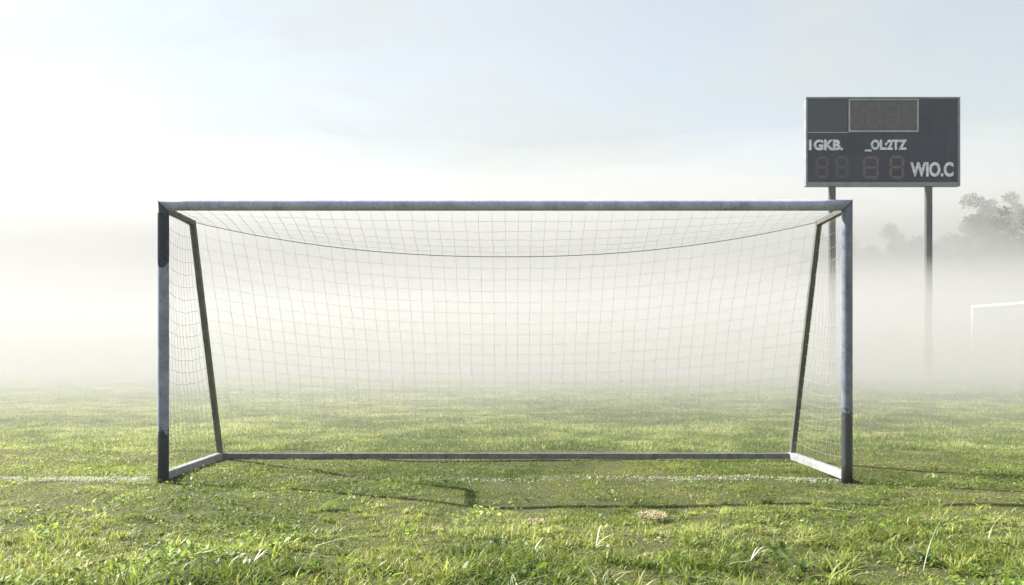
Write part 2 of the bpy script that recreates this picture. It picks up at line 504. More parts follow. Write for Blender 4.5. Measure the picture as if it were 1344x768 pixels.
    chalk.append(leaves(xf, yf, hills(xf, yf) + rng.uniform(0.012, 0.034, nf), rng.uniform(0.0022, 0.0055, nf), np.array([0.74, 0.75, 0.72]) * rng.uniform(0.8, 1.1, (nf, 1)), rng))
    # middle distance
    x, y = scatter(9.0, 17.0, lambda a: 3600 * (9.5 / a) ** 1.2, rng, 2.0); n = len(x)
    tuft = vnoise(x, y, 2.2, 33)
    h = (0.022 + 0.05 * tuft ** 1.5) * rng.uniform(0.6, 1.3, n)
    parts.append(blades(x, y, h, rng.uniform(0.005, 0.011, n), np.abs(rng.normal(0.8, .5, n)), tints(x, y, n, rng) * np.array([1.15, 1.15, 1.45]), rng, 2))  # tint lifted: backlit, hazy paleness put into the blade colour
    # far
    x, y = scatter(17.0, 45.0, lambda a: 900 * (17 / a) ** 1.5, rng, 3.0); n = len(x)
    tuft = vnoise(x, y, 1.1, 34)
    h = (0.03 + 0.06 * tuft ** 1.5) * rng.uniform(0.6, 1.3, n)
    parts.append(blades(x, y, h, rng.uniform(0.012, 0.026, n), np.abs(rng.normal(0.8, .5, n)), tints(x, y, n, rng) * np.array([1.15, 1.15, 1.45]), rng, 2))  # far blades paled in colour too, standing in for backlight and haze
    g = assemble('grass', parts, M_grass); tag(g, kind='stuff')
    o = assemble('goal_line', chalk, leafy('chalked_grass', trans=0.15, rough=0.8, spec=0.1))
    tag(o, 'worn white chalk line on the turf running through both posts of the goal', kind='structure')
make_grass()

# ------------------------------------------------------------------ the goal in front
GX = -0.051; GY = 7.0; HW = 2.545; PR = 0.0405; TOPZ = 2.052
BACK_Y_TOP = GY + 0.51; BACK_Y_BOT = GY + 1.26
def make_goal():
    g = empty('soccer_goal', (GX, GY, 0))
    tag(g, 'weathered grey metal football goal with white net standing in the foreground', 'goal')
    tz = TOPZ
    blk = (0.012, 0.014, 0.018); drk = (0.040, 0.046, 0.066)
    mL = goal_paint('left_post_paint', [(-1, 0.37, blk, True), (1.625, 3, drk, False)])
    mR = goal_paint('right_post_paint', [(-1, 0.52, (0.022, 0.025, 0.032), True), (1.80, 3, (0.10, 0.115, 0.16), True)], base=((0.075, 0.095, 0.14), (0.17, 0.20, 0.265)), rough=0.36, spec=0.8)  # foot is dark coating; grey band at the top is painted-in shade
    mB = goal_paint('crossbar_paint', None, base=((0.29, 0.315, 0.44), (0.49, 0.52, 0.70)), rough=0.5)
    mS = goal_paint('stay_paint', None, base=((0.085, 0.085, 0.08), (0.15, 0.15, 0.135)))  # darker grey: the stays' back-lit shade is put into the base colour
    mG = goal_paint('ground_bar_paint', None, base=((0.20, 0.20, 0.21), (0.34, 0.34, 0.35)))
    seam = simple('dark_seam', (0.02, 0.02, 0.022), 0.9)
    gp = 0.0012
    for s, m in ((-1, mL), (1, mR)):
        mb = MB(); mb.bar((s * HW, 0, -0.04), (s * HW, 0, tz - gp), PR, None, (-s, 0, 1), 32, 12)
        p = mb.build('goal_post', m, g)
        p['label'] = 'goal post, dark coating at top and peeled black foot' if s < 0 else 'goal post, sunlit pale on its left side with dark foot'
        # dark ring at the seam of the mitred corner
        mb = MB(); n = Vector((-s, 0, 1)).normalized()
        mb = MB(); seg = 32; ring = []
        for kk, off in ((0, -0.0016), (1, 0.0016)):
            for k in range(seg):
                t = 2 * math.pi * k / seg; o = Vector((math.cos(t), math.sin(t), 0)) * (PR + 0.0008)
                o = o + Vector((0, 0, 1)) * (-o.dot(n) / n.z)
                ring.append(Vector((s * HW, 0, tz)) + o + n * off)
        mb.add(ring, [(k, (k + 1) % seg, seg + (k + 1) % seg, seg + k) for k in range(seg)] + [tuple(reversed(range(seg))), tuple(range(seg, 2 * seg))])
        mb.build('corner_seam', seam, p)
    # sleeve end of the dark coating on the left post
    mb = MB(); seg = 32; vs = []; RS = PR + 0.0005
    for zt in (0, 1):
        for k in range(seg):
            t = 2 * math.pi * k / seg; cxx, cyy = math.cos(t), math.sin(t)
            zz = 1.992 if zt else 1.585 + 0.05 * abs(cxx) ** 3
            vs.append((-HW + cxx * RS, cyy * RS, zz))
    mb.add(vs, [(k, (k + 1) % seg, seg + (k + 1) % seg, seg + k) for k in range(seg)], True)
    msl = simple('dark_sleeve', (0.042, 0.048, 0.068), 0.9, 0.35, 60)
    msl.node_tree.nodes['Principled BSDF'].inputs['Specular IOR Level'].default_value = 0.1
    mb.build('dark_sleeve', msl, g)
    mb = MB(); mb.bar((-HW + gp, 0, tz), (HW - gp, 0, tz), PR, (1, 0, 1), (1, 0, -1), 32, 24)
    mb.build('crossbar', mB, g)
    bt = BACK_Y_TOP - GY; bb = BACK_Y_BOT - GY; HT = 2.505; HB = 2.512
    for s in (-1, 1):
        mb = MB(); mb.sqbar((s * HW * 0.9955, 0.030, tz - 0.030), (s * (HT), bt, tz - 0.062), 0.042, 0.042)
        mb.build('top_side_bar', mS, g)
        mb = MB(); mb.sqbar((s * (HT), bt + 0.004, tz - 0.045), (s * HB, bb, 0.05), 0.044, 0.05, up=(0, 1, 0))
        mb.build('back_stay', mS, g)
        mb = MB(); mb.sqbar((s * HW, 0.038, 0.036), (s * HB, bb + 0.02, 0.040), 0.058, 0.062)
        mb.build('ground_side_bar', mG, g)
    mb = MB(); mb.sqbar((-HB + 0.031, bb, 0.040), (HB - 0.031, bb, 0.040), 0.05, 0.048)
    mb.build('ground_back_bar', goal_paint('back_bar_paint', None, base=((0.07, 0.07, 0.075), (0.20, 0.20, 0.205))), g)
    # corner bolts
    mb = MB()
    for s in (-1, 1):
        mb.bar((s * HW, 0.036, 0.34), (s * HW, 0.048, 0.34), 0.009, seg=8)
        mb.bar((s * (HT - .02), bt, tz - 0.06), (s * (HT - .034), bt, tz - 0.06), 0.010, seg=8)
    # ---- net
    rs = random.Random(5)
    mN, ntn, bs, out = new_mat('net_cord')
    co = coords(ntn)
    nn = noise(ntn, co, 1.3, 3, 0.6)
    ntn.links.new(ramp(ntn, nn, [(0.35, (0.30, 0.30, 0.29)), (0.65, (0.46, 0.46, 0.45))]), bs.inputs['Base Color'])
    bs.inputs['Roughness'].default_value = 0.7
    trn = N(ntn, 'ShaderNodeBsdfTranslucent'); trn.inputs[0].default_value = (0.5, 0.5, 0.48, 1)
    mxn = N(ntn, 'ShaderNodeMixShader'); mxn.inputs[0].default_value = 0.35
    ntn.links.new(bs.outputs[0], mxn.inputs[1]); ntn.links.new(trn.outputs[0], mxn.inputs[2]); ntn.links.new(mxn.outputs[0], out.inputs['Surface'])
    def rope_pt(u):          # sagging rear edge of the roof net
        s = 2 * u - 1
        sag = 0.275 * (1 - abs(s) ** 2.15)
        return Vector((s * HT, bt + 0.05 * (1 - s * s), tz - 0.055 - sag))
    def back_pt(u, v):       # v 0 top .. 1 bottom
        s = 2 * u - 1; a = rope_pt(u); b = Vector((s * (HB - 0.03), bb - 0.004, 0.075))
        p = a.lerp(b, v)
        belly = math.sin(math.pi * v) * (1 - s ** 4)
        p.y += 0.10 * belly; p.z -= 0.05 * belly
        p.x -= 0.05 * s * math.sin(math.pi * v) * (1 - s ** 6)
        return p
    def roof_pt(u, v):       # v 0 at crossbar .. 1 at rope
        s = 2 * u - 1; a = Vector((s * (HW - 0.02), 0.030, tz - 0.034)); b = rope_pt(u)
        p = a.lerp(b, v); p.z -= 0.045 * math.sin(math.pi * v) * (1 - s * s)
        p.x -= 0.02 * s * math.sin(math.pi * v)
        return p
    def side_pt(s, u, v):    # u 0 front .. 1 back ; v 0 bottom .. 1 top
        f = Vector((s * (HW - 0.012), 0.036, 0.075 + (tz - 0.13) * v))
        bk = Vector((s * HB, bb - 0.01, 0.075)).lerp(Vector((s * HT, bt, tz - 0.085)), v)
        p = f.lerp(bk, u)
        bl = math.sin(math.pi * u) * math.sin(math.pi * v)
        p.x += s * 0.03 * bl; p.z -= 0.05 * math.sin(math.pi * u) * (0.3 + 0.7 * math.sin(math.pi * v))
        return p
    def grid(mb, fn, nu, nv, r, jit, eu=(0, 1), ev=(0, 1)):
        P = [[fn(i / nu, j / nv) for j in range(nv + 1)] for i in range(nu + 1)]
        for i in range(1, nu):
            for j in range(1, nv):
                P[i][j] = P[i][j] + Vector((rs.gauss(0, jit), rs.gauss(0, jit), rs.gauss(0, jit)))
        for i in range(nu + 1):
            if i in (0, nu) and not eu: continue
            mb.tube(P[i], r, 4)
        for j in range(nv + 1):
            row = [P[i][j] for i in range(nu + 1)]
            mb.tube(row, r, 4)
    mb = MB(); RR = 0.0011
    grid(mb, back_pt, 50, 20, RR, 0.0022)
    grid(mb, roof_pt, 50, 6, RR, 0.0022)
    for s in (-1, 1):
        grid(mb, lambda u, v, s=s: side_pt(s, u, v), 12, 20, RR, 0.0025)
    net = mb.build('net', mN, g)
    net['label'] = 'white square-mesh net, roof part sagging from its rear cord'
    mb = MB(); mb.tube([rope_pt(i / 60) for i in range(61)], 0.0028, 6)
    mb.build('net_cord', simple('dark_cord', (0.06, 0.06, 0.062), 0.8), g)
    # clips that fasten the net to the ground bar
    return g
make_goal()

# ------------------------------------------------------------------ scoreboard
def text_mesh(name, body, size, weight, mat, parent, loc, xscale=1.0, depth=0.008, width=None):
    cu = bpy.data.curves.new(name, 'FONT'); cu.body = body; cu.size = size; cu.offset = weight; cu.extrude = depth
    cu.resolution_u = 4
    tmp = bpy.data.objects.new('tmp', cu); COL.objects.link(tmp)
    dg = bpy.context.evaluated_depsgraph_get(); dg.update()
    me = bpy.data.meshes.new_from_object(tmp.evaluated_get(dg))
    COL.objects.unlink(tmp); bpy.data.objects.remove(tmp)
    n = len(me.vertices); c = np.empty(n * 3, np.float32); me.vertices.foreach_get('co', c); c = c.reshape(-1, 3)
    c[:, 0] -= c[:, 0].min()
    if width: c[:, 0] *= width / c[:, 0].max()
    v = np.stack([c[:, 0], -c[:, 2], c[:, 1]], 1) + np.array(loc)
    me.vertices.foreach_set('co', v.astype(np.float32).ravel()); me.update(); me.name = name
    me.materials.clear()
    return link_mesh(name, me, mat, parent)

def make_scoreboard():
    PY = 30.85; k = PY / FPX
    X = lambda px: (px - 672) * k
    Z = lambda py: CAM_H + (HY - py) * k
    x0, x1, z0, z1 = X(1057.5), X(1260), Z(244.5), Z(127.5)
    root = empty('scoreboard', (0.5 * (x0 + x1), PY, 0))
    tag(root, 'tall dark electronic scoreboard with white lettering on two steel posts in the fog', 'scoreboard')
    ox = 0.5 * (x0 + x1)
    L = lambda x, y, z: (x - ox, y, z)
    m_face, nt, bs, out = new_mat('scoreboard_face'); co = coords(nt)
    c = ramp(nt, noise(nt, co, 1.1, 6, 0.65), [(0.3, (0.002, 0.006, 0.022)), (0.7, (0.011, 0.022, 0.055))])
    # dirt streaks that run down the face
    mp = N(nt, 'ShaderNodeMapping'); mp.inputs['Scale'].default_value = (9, 9, 0.6); nt.links.new(co, mp.inputs[0])
    st = ramp(nt, noise(nt, mp.outputs[0], 1.0, 4, 0.6), [(0.5, 0.0), (0.85, 0.35)])
    c = mixc(nt, st, c, (0.075, 0.078, 0.082))
    nt.links.new(c, bs.inputs['Base Color']); bs.inputs['Roughness'].default_value = 0.75; bs.inputs['Specular IOR Level'].default_value = 0.15
    m_frame = simple('scoreboard_frame', (0.17, 0.185, 0.205), 0.45, 0.25, 3)
    m_line = simple('scoreboard_trim', (0.34, 0.36, 0.37), 0.5, 0.3, 6)
    m_txt = simple('scoreboard_lettering', (0.62, 0.64, 0.66), 0.6, 0.35, 7)
    m_post = simple('steel_post', (0.05, 0.05, 0.056), 0.55, 0.3, 4)
    m_red = simple('unlit_segment', (0.072, 0.044, 0.042), 0.5, 0.3, 5)
    m_red2 = simple('unlit_segment_faint', (0.034, 0.026, 0.028), 0.5, 0.3, 5)
    m_win = simple('display_window', (0.026, 0.031, 0.044), 0.35, 0.3, 3)
    D = 0.20
    mb = MB(); mb.box(L(x0 + 0.05, 0, z0 + 0.05), L(x1 - 0.05, D, z1 - 0.05))
    mb.build('cabinet', m_face, root)
    mb = MB(); t = 0.075
    mb.box(L(x0, -0.03, z1 - 0.055), L(x1, D + 0.02, z1), 0.008)
    mb.box(L(x0, -0.03, z0), L(x1, D + 0.02, z0 + 0.13), 0.008)
    mb.box(L(x0, -0.03, z0 + 0.132), L(x0 + 0.055, D + 0.02, z1 - 0.057), 0.008)
    mb.box(L(x1 - t, -0.03, z0 + 0.132), L(x1, D + 0.02, z1 - 0.057), 0.008)
    mb.build('frame', m_frame, root)
    mb = MB()
    for (a, b) in ((10.55, 0), (13.70, 0)):
        pass
    for cx in (X(1093.5), X(1220.5)):
        mb = MB(); mb.box(L(cx - 0.098, 0.02, -0.3), L(cx + 0.098, 0.20, z0 - 0.002), 0.012)
        mb.build('support_post', m_post, root)
    # trim line
    mb = MB(); zl = Z(174)
    mb.box(L(x0 + 0.057, -0.018, zl - 0.012), L(X(1113.5), -0.002, zl + 0.012))
    mb.build('trim_line', m_line, root)
    mb = MB(); mb.box(L(X(1059.5), -0.006, Z(173)), L(X(1111.5), -0.002, Z(131.5)))
    mb.build('blank_panel', simple('blank_panel', (0.003, 0.008, 0.024), 0.5, 0.3, 2), root)
    # clock display
    a0, a1, b0, b1 = X(1113.5), X(1205), Z(173.5), Z(130.5)
    mb = MB(); mb.box(L(a0 + 0.04, -0.012, b0 + 0.04), L(a1 - 0.04, -0.002, b1 - 0.03))
    disp = mb.build('clock_display', m_win, root)
    mb = MB(); ft = 0.045
    mb.box(L(a0, -0.045, b0), L(a1, -0.014, b0 + ft)); mb.box(L(a0, -0.045, b1 - 0.03), L(a1, -0.014, b1))
    mb.box(L(a0, -0.044, b0 + ft), L(a0 + ft, -0.014, b1 - 0.03)); mb.box(L(a1 - ft, -0.044, b0 + ft), L(a1, -0.014, b1 - 0.03))
    mb.build('display_frame', m_line, disp)
    def digit(px0, px1, py0, py1, mat, parent, y=-0.014, th=0.085):
        """an unlit seven-segment digit: seven tapered bars"""
        A, B, C_, Dz = X(px0) - ox, X(px1) - ox, Z(py1), Z(py0); mid = (C_ + Dz) / 2
        mb = MB(); h = th / 2; gpp = 0.012
        def hor(z):
            vs = [(A + gpp, z), (A + h + gpp, z + h), (B - h - gpp, z + h), (B - gpp, z), (B - h - gpp, z - h), (A + h + gpp, z - h)]
            vv = [(x, y, zz) for x, zz in vs] + [(x, y - 0.01, zz) for x, zz in vs]
            mb.add(vv, [tuple(range(6)), tuple(reversed(range(6, 12)))] + [(i, (i + 1) % 6, 6 + (i + 1) % 6, 6 + i) for i in range(6)])
        def ver(x, za, zb):
            vs = [(x, za + gpp), (x + h, za + h + gpp), (x + h, zb - h - gpp), (x, zb - gpp), (x - h, zb - h - gpp), (x - h, za + h + gpp)]
            vv = [(xx, y, zz) for xx, zz in vs] + [(xx, y - 0.01, zz) for xx, zz in vs]
            mb.add(vv, [tuple(range(6)), tuple(reversed(range(6, 12)))] + [(i, (i + 1) % 6, 6 + (i + 1) % 6, 6 + i) for i in range(6)])
        for z in (C_, mid, Dz): hor(z)
        for x in (A, B): ver(x, C_, mid); ver(x, mid, Dz)
        return mb.build('digit', mat, parent)
    for a, b in ((1119, 1132.5), (1138.5, 1154), (1162, 1178), (1186, 1199.5)):
        digit(a, b, 137, 166, m_red, disp)
    digit(1134, 1151.5, 207, 233, m_red, root, -0.003); digit(1169, 1185, 206, 233, m_red, root, -0.003)
    digit(1072, 1086, 207, 232, m_red2, root, -0.003); digit(1098, 1112, 207, 232, m_red2, root, -0.003)
    yz = -0.012
    def put(body, px0, px1, py0, py1, wgt=0.02):
        size = (Z(py0) - Z(py1)) / 0.70
        o = text_mesh('lettering', body, size, wgt, m_txt, root, L(X(px0), yz, Z(py1)), width=X(px1) - X(px0))
        return o
    put('1GKB.', 1061.5, 1106.5, 184, 196.5)
    put('_OL:2TZ', 1135, 1190, 184, 196)
    put('WIO.C', 1194.5, 1251, 213.5, 231, 0.024)
    # base flanges hidden in the turf edge
    return root
make_scoreboard()

# ------------------------------------------------------------------ goal far off in the fog
def make_far_goal():
    p = Vector((17.15, 35.0, 0)); d = Vector((0.115, -1.0, 0)).normalized(); q = Vector((0.9, 0.12, 0)).normalized()
    g = empty('soccer_goal', p)
    tag(g, 'distant thin white goal fading into the fog at the right edge', 'goal')
    wm = simple('white_goal_paint', (0.88, 0.88, 0.86), 0.4, 0.06, 6)
    nm = simple('far_net_cord', (0.45, 0.45, 0.44), 0.7, 0.1, 6)
    Lg = 7.32; H = 2.44; r = 0.05
    for t in (0, Lg):
        b = d * t; mb = MB(); mb.bar((b.x, b.y, -0.05), (b.x, b.y, H - 0.002), r, seg=16); mb.build('goal_post', wm, g)
    a = -d * r; b = d * (Lg + r)
    mb = MB(); mb.bar((a.x, a.y, H + r - 0.002), (b.x, b.y, H + r - 0.002), r, seg=16); mb.build('crossbar', wm, g)
    def P(t, s, z): v = d * t + q * s; return Vector((v.x, v.y, z))
    mb = MB(); nu = 30
    for i in range(nu + 1):
        t = Lg * i / nu
        mb.tube([P(t, 0, H), P(t, 0.9, H - 0.12), P(t, 2.0, 0.02)], 0.0016, 4)
    for j in range(1, 14):
        f = j / 14; s = 0.9 * f * 3 if f < 1 / 3 else 0.9 + 1.1 * (f - 1 / 3) * 1.5; z = H - 0.36 * f if f < 1 / 3 else (H - 0.12) * (1 - (f - 1 / 3) * 1.5)
        mb.tube([P(0, 0, z), P(0, s, z), P(Lg, s, z), P(Lg, 0, z)], 0.0016, 4)
    mb.build('net', nm, g)
make_far_goal()

# ------------------------------------------------------------------ trees
def rand_dir(rs, up=0.0):
    while True:
        v = Vector((rs.uniform(-1, 1), rs.uniform(-1, 1), rs.uniform(-1, 1) + up))
        if 0.1 < v.length < 1.4: return v.normalized()

M_bark = simple('bark', (0.09, 0.075, 0.06), 0.9, 0.35, 5)
M_leaf = leafy('tree_leaf', trans=0.3, rough=0.6, spec=0.2)
def make_tree(x, y, height, spread, trunk_r, seed, label, n_clump=70, n_leaf=170, low=0.25, tone=1.0, clumpr=0.5, cat='tree', leafsize=0.08, nlimb=15):
    n_leaf = int(n_leaf * 1.5); n_clump = int(n_clump * 1.5)
    rs = random.Random(seed); rng = np.random.default_rng(seed)
    root = empty('broadleaf_tree', (x, y, 0)); tag(root, label, cat, 'trees standing in the fog beyond the pitch')
    mb = MB(); tips = []
    top = Vector((rs.uniform(-.3, .3), rs.uniform(-.3, .3), height * 0.62))
    trunk = [Vector((0, 0, -0.3)), Vector((rs.uniform(-.1, .1), 0, height * 0.2)), Vector((rs.uniform(-.25, .25), rs.uniform(-.2, .2), height * 0.42)), top]
    mb.tube(trunk, trunk_r, 8, trunk_r * 0.35)
    for i in range(nlimb):
        f = low + (0.98 - low) * i / (nlimb - 1)
        a = i * 2.4 + rs.uniform(-.4, .4)
        base = trunk[1].lerp(top, max(0, (f - 0.15)) / 0.85)
        prof = math.sin(math.pi * min(1, 0.22 + 0.52 * f)) ** 0.7
        reach = spread * prof * rs.uniform(0.75, 1.12)
        zt = height * (low + (1 - low) * (0.12 + 0.88 * f)) * rs.uniform(0.92, 1.0)
        end = Vector((math.cos(a) * reach * (1 - 0.3 * f ** 4), math.sin(a) * reach * (1 - 0.3 * f ** 4), zt))
        midp = base.lerp(end, 0.5) + Vector((rs.uniform(-.3, .3), rs.uniform(-.3, .3), rs.uniform(-.1, .4)))
        mb.tube([base, midp, end], trunk_r * 0.32, 6, 0.02)
        for k in range(5):
            s0 = (midp.lerp(end, rs.random())) if k else end
            e = s0 + rand_dir(rs, 0.35) * rs.uniform(0.5, 1.3) * spread * 0.26
            mb.tube([s0, s0.lerp(e, .5) + rand_dir(rs) * 0.1, e], 0.03, 5, 0.008)
            tips.append(e); tips.append(s0.lerp(e, 0.5))
            for kk in range(2):
                e2 = e + rand_dir(rs, 0.25) * rs.uniform(0.3, 0.8) * spread * 0.17
                mb.tube([e, e2], 0.012, 4, 0.004); tips.append(e2)
    mb.build('trunk', M_bark, root)
    rs.shuffle(tips)
    cx = []; cc = []; sz = []
    for t in tips[:n_clump * 3]:
        rad = clumpr * rs.uniform(0.5, 1.25)
        n = int(n_leaf * rs.uniform(0.5, 1.3) * (rad / clumpr) ** 1.6)
        v = rng.normal(0, 1, (n, 3)); v /= np.linalg.norm(v, axis=1)[:, None]
        v *= (rad * rng.random(n) ** 0.45)[:, None] * np.array([1, 1, 0.75])
        v += np.array(t)
        cx.append(v); tn = rs.uniform(0.6, 1.35) * tone
        cc.append(np.tile(np.array([0.050, 0.066, 0.026]) * tn, (n, 1)) * rng.uniform(0.7, 1.3, (n, 1)))
    P = np.concatenate(cx); C = np.concatenate(cc); n = len(P)
    V, L, T, CC = leaves(P[:, 0], P[:, 1], P[:, 2], rng.uniform(0.7, 1.3, n) * leafsize, C, rng, 0.9)
    S = np.concatenate([[0], np.cumsum(T)[:-1]])
    np_mesh('crown', V, L, S, T, CC, M_leaf, root)
    return root

make_tree(31.4, 54, 9.7, 6.0, 0.30, 3, 'large broadleaf tree with open lacy crown, highest one at the right edge', 190, 130, 0.22, nlimb=34)
make_tree(21.3, 58.8, 7.9, 3.6, 0.18, 14, 'faint rounded tree showing just right of the near goal', 50, 120, 0.25)
make_tree(25.1, 57.1, 7.5, 3.4, 0.2, 25, 'faint bushy tree left of the tall scoreboard post', 55, 120, 0.25)
make_tree(27.9, 55.4, 6.6, 3.0, 0.17, 36, 'pale feathery tree right of the tall scoreboard post', 45, 110, 0.25)
make_tree(31.2, 58.8, 6.4, 3.4, 0.17, 47, 'low faint tree between the scoreboard post and the large tree', 45, 110, 0.2)
make_tree(23.3, 60.5, 7.8, 3.6, 0.2, 71, 'soft faint tree between the near goal and the tall scoreboard post', 45, 110, 0.2)
make_tree(34.0, 60, 6.6, 3.6, 0.2, 83, 'lower bushy tree in front of the large tree, above the distant white goal', 50, 120, 0.15)
make_tree(40.5, 64, 9.6, 4.2, 0.25, 69, 'tall dim tree behind the large tree at the right edge', 60, 130, 0.22)

# ------------------------------------------------------------------ loose straws and plants in the near turf
M_straw = simple('bleached_straw', (0.52, 0.50, 0.40), 0.6, 0.2, 30)
M_pale = leafy('pale_blade', False, (0.30, 0.34, 0.20), 0.3, nscale=20)
M_tan = simple('tan_thatch', (0.36, 0.31, 0.18), 0.95, 0.35, 40)
M_green = leafy('fresh_blade', False, (0.13, 0.20, 0.03), 0.45, nscale=20)
M_dark = leafy('gap_shade_leaf', False, (0.035, 0.075, 0.015), 0.25, nscale=20)  # shade of gaps in the turf put into the leaf colour

def ribbon(mb, pts, w0, fold=0.25, taper=1.0, start=0.5):
    """a flat blade along pts, folded at its midrib, pointed at the end"""
    pts = [Vector(p) for p in pts]
    # resample by Catmull-like smoothing
    def sm(t):
        n = len(pts) - 1; f = t * n; i = min(int(f), n - 1); f -= i
        p0 = pts[max(i - 1, 0)]; p1 = pts[i]; p2 = pts[i + 1]; p3 = pts[min(i + 2, n)]
        return 0.5 * ((2 * p1) + (p2 - p0) * f + (2 * p0 - 5 * p1 + 4 * p2 - p3) * f * f + (3 * p1 - p0 - 3 * p2 + p3) * f ** 3)
    K = 14; vs = []; fs = []
    for i in range(K + 1):
        t = i / K; p = sm(t); d = (sm(min(1, t + .02)) - sm(max(0, t - .02))).normalized()
        side = d.cross(Vector((0, 0, 1)))
        side = side.normalized() if side.length > 0.05 else Vector((1, 0, 0))
        up = side.cross(d).normalized()
        w = w0 * 0.5 * min(1, start + t * 3) * (1 - t ** 3 * taper)
        vs += [p - side * w + up * w * fold, p, p + side * w + up * w * fold]
    for i in range(K):
        b = i * 3
        fs += [(b, b + 1, b + 4, b + 3), (b + 1, b + 2, b + 5, b + 4)]
    mb.add(vs, fs, True)

def gp(px, py, z=0.03):
    x, y, _ = ground_at(px, py, z); return Vector((x, y, z))

def blade_thing(name, label, cat, base_px, items, mat, group=None):
    """items: list of (list of (px, py, z), width). z given in metres above turf; base at base_px"""
    b = gp(*base_px, 0.0)
    root_loc = b
    mb = MB()
    for pts, w_ in items:
        ribbon(mb, [gp(*p) - root_loc if len(p) == 3 else p for p in pts], w_)
    o = mb.build(name, mat); o.location = root_loc
    tag(o, label, cat, group)
    return o

def local_fan(name, label, cat, px, py, blades_, mat, z=0.0, group=None):
    """blades_: (azimuth deg, length, rise, width, droop)"""
    b = gp(px, py, 0.0); mb = MB()
    for az, ln, rise, w_, droop in blades_:
        a = R(az); d = Vector((math.cos(a), math.sin(a), 0))
        ribbon(mb, [Vector((0, 0, z)), d * ln * 0.33 + Vector((0, 0, z + rise * 0.55)), d * ln * 0.68 + Vector((0, 0, z + rise * 0.95)), d * ln + Vector((0, 0, z + rise - droop))], w_)
    o = mb.build(name, mat); o.location = b
    return tag(o, label, cat, group)

G1 = 'bleached straws lying on the near grass'
local_fan('straw_tuft', 'fan of flat white dead blades lying at lower left of centre', 'straw', 333, 752,
          [(195, .10, .03, .007, .03), (215, .11, .03, .008, .03), (250, .09, .02, .011, .02), (268, .08, .02, .010, .02), (35, .09, .045, .006, .03), (10, .08, .04, .006, .02), (60, .08, .05, .005, .02)], M_straw, 0.05, G1)
local_fan('long_blade', 'long pale grey-green blade arched flat over the grass below the goal centre-left', 'grass blade', 412, 730,
          [(12, .30, .045, .012, .02), (-5, .13, .03, .006, .02)], M_pale, 0.045)
local_fan('straw', 'white curved straws lying side by side left of the white fan tuft', 'straw', 246, 744,
          [(8, .15, .02, .005, -.02), (14, .15, .02, .006, -.02), (3, .12, .015, .004, -.01)], M_straw, 0.05, G1)
local_fan('straw', 'short thin white straw lying near the left edge below the goal line', 'straw', 192, 682,
          [(20, .12, .02, .005, .01)], M_straw, 0.045, G1)
local_fan('straw', 'forked pale straw with an upright blade under the middle of the goal', 'straw', 782, 728,
          [(60, .07, .09, .007, .0), (25, .10, .045, .004, -.01), (-25, .08, .01, .004, .01)], M_straw, 0.04, G1)
local_fan('straw', 'long thin pale straw sloping down to the right, under the right post of the goal', 'straw', 1074, 682,
          [(-35, .24, -.005, .005, .01)], M_straw, 0.07, G1)
local_fan('straw', 'bunch of white dead blades right of the dark oval leaf', 'straw', 985, 748,
          [(40, .12, .05, .005, .0), (30, .13, .04, .004, .0), (55, .10, .045, .004, .0), (48, .08, .05, .004, .0), (200, .12, .0, .004, .01)], M_straw, 0.04, G1)
local_fan('straw', 'kinked pale straw lying below the tan thatch patch', 'straw', 700, 735,
          [(50, .09, .05, .005, .0), (20, .06, .02, .004, .0)], M_straw, 0.04, G1)
def stalk(px, py, top, lean, w_, label, mat=M_pale, name='grass_stalk', group='tall single stalks rising from the near grass'):
    b = gp(px, py, 0.0); mb = MB()
    ribbon(mb, [Vector((0, 0, 0)), Vector((lean * .25, 0.01, top * .38)), Vector((lean * .58, .0, top * .72)), Vector((lean, -0.01, top))], w_)
    o = mb.build(name, mat); o.location = b
    tag(o, label, 'grass stalk', group)
stalk(1211, 752, 0.345, 0.155, 0.007, 'tallest pale stalk leaning right, toward the right edge of the grass')
stalk(1015, 712, 0.20, 0.035, 0.006, 'thin pale stalk below the shadow, left of the right post foot')
stalk(1296, 712, 0.17, 0.10, 0.008, 'yellowish bent stalk at the far right edge', M_pale)
stalk(1226, 700, 0.15, -0.05, 0.005, 'short pale stalk leaning left beside the tallest stalk')
stalk(130, 705, 0.15, -0.045, 0.013, 'broad yellow-green blade standing up at the left, below the goal line', M_green, 'grass_stalk')
stalk(610, 765, 0.19, 0.06, 0.013, 'bright green broad blade at the bottom edge near the middle', M_green)
stalk(868, 768, 0.12, 0.01, 0.010, 'short yellow-green blade at the bottom edge right of the middle', M_green)
stalk(75, 722, 0.13, 0.02, 0.009, 'upright soft green blade close to the left edge', M_green)
stalk(352, 715, 0.11, 0.06, 0.006, 'slim curved green blade left of the long arched blade', M_green)
stalk(695, 738, 0.17, 0.07, 0.007, 'slender yellow-green stalk leaning right below the tan patch', M_pale)
stalk(1225, 738, 0.14, 0.03, 0.012, 'bright green blade standing at right, behind the tallest stalk foot', M_green)
stalk(945, 735, 0.16, 0.07, 0.005, 'wispy pale stalk above the dark oval leaf', M_pale)
stalk(560, 700, 0.12, 0.03, 0.005, 'fine pale stalk below the crossbar shadow near the centre', M_pale)

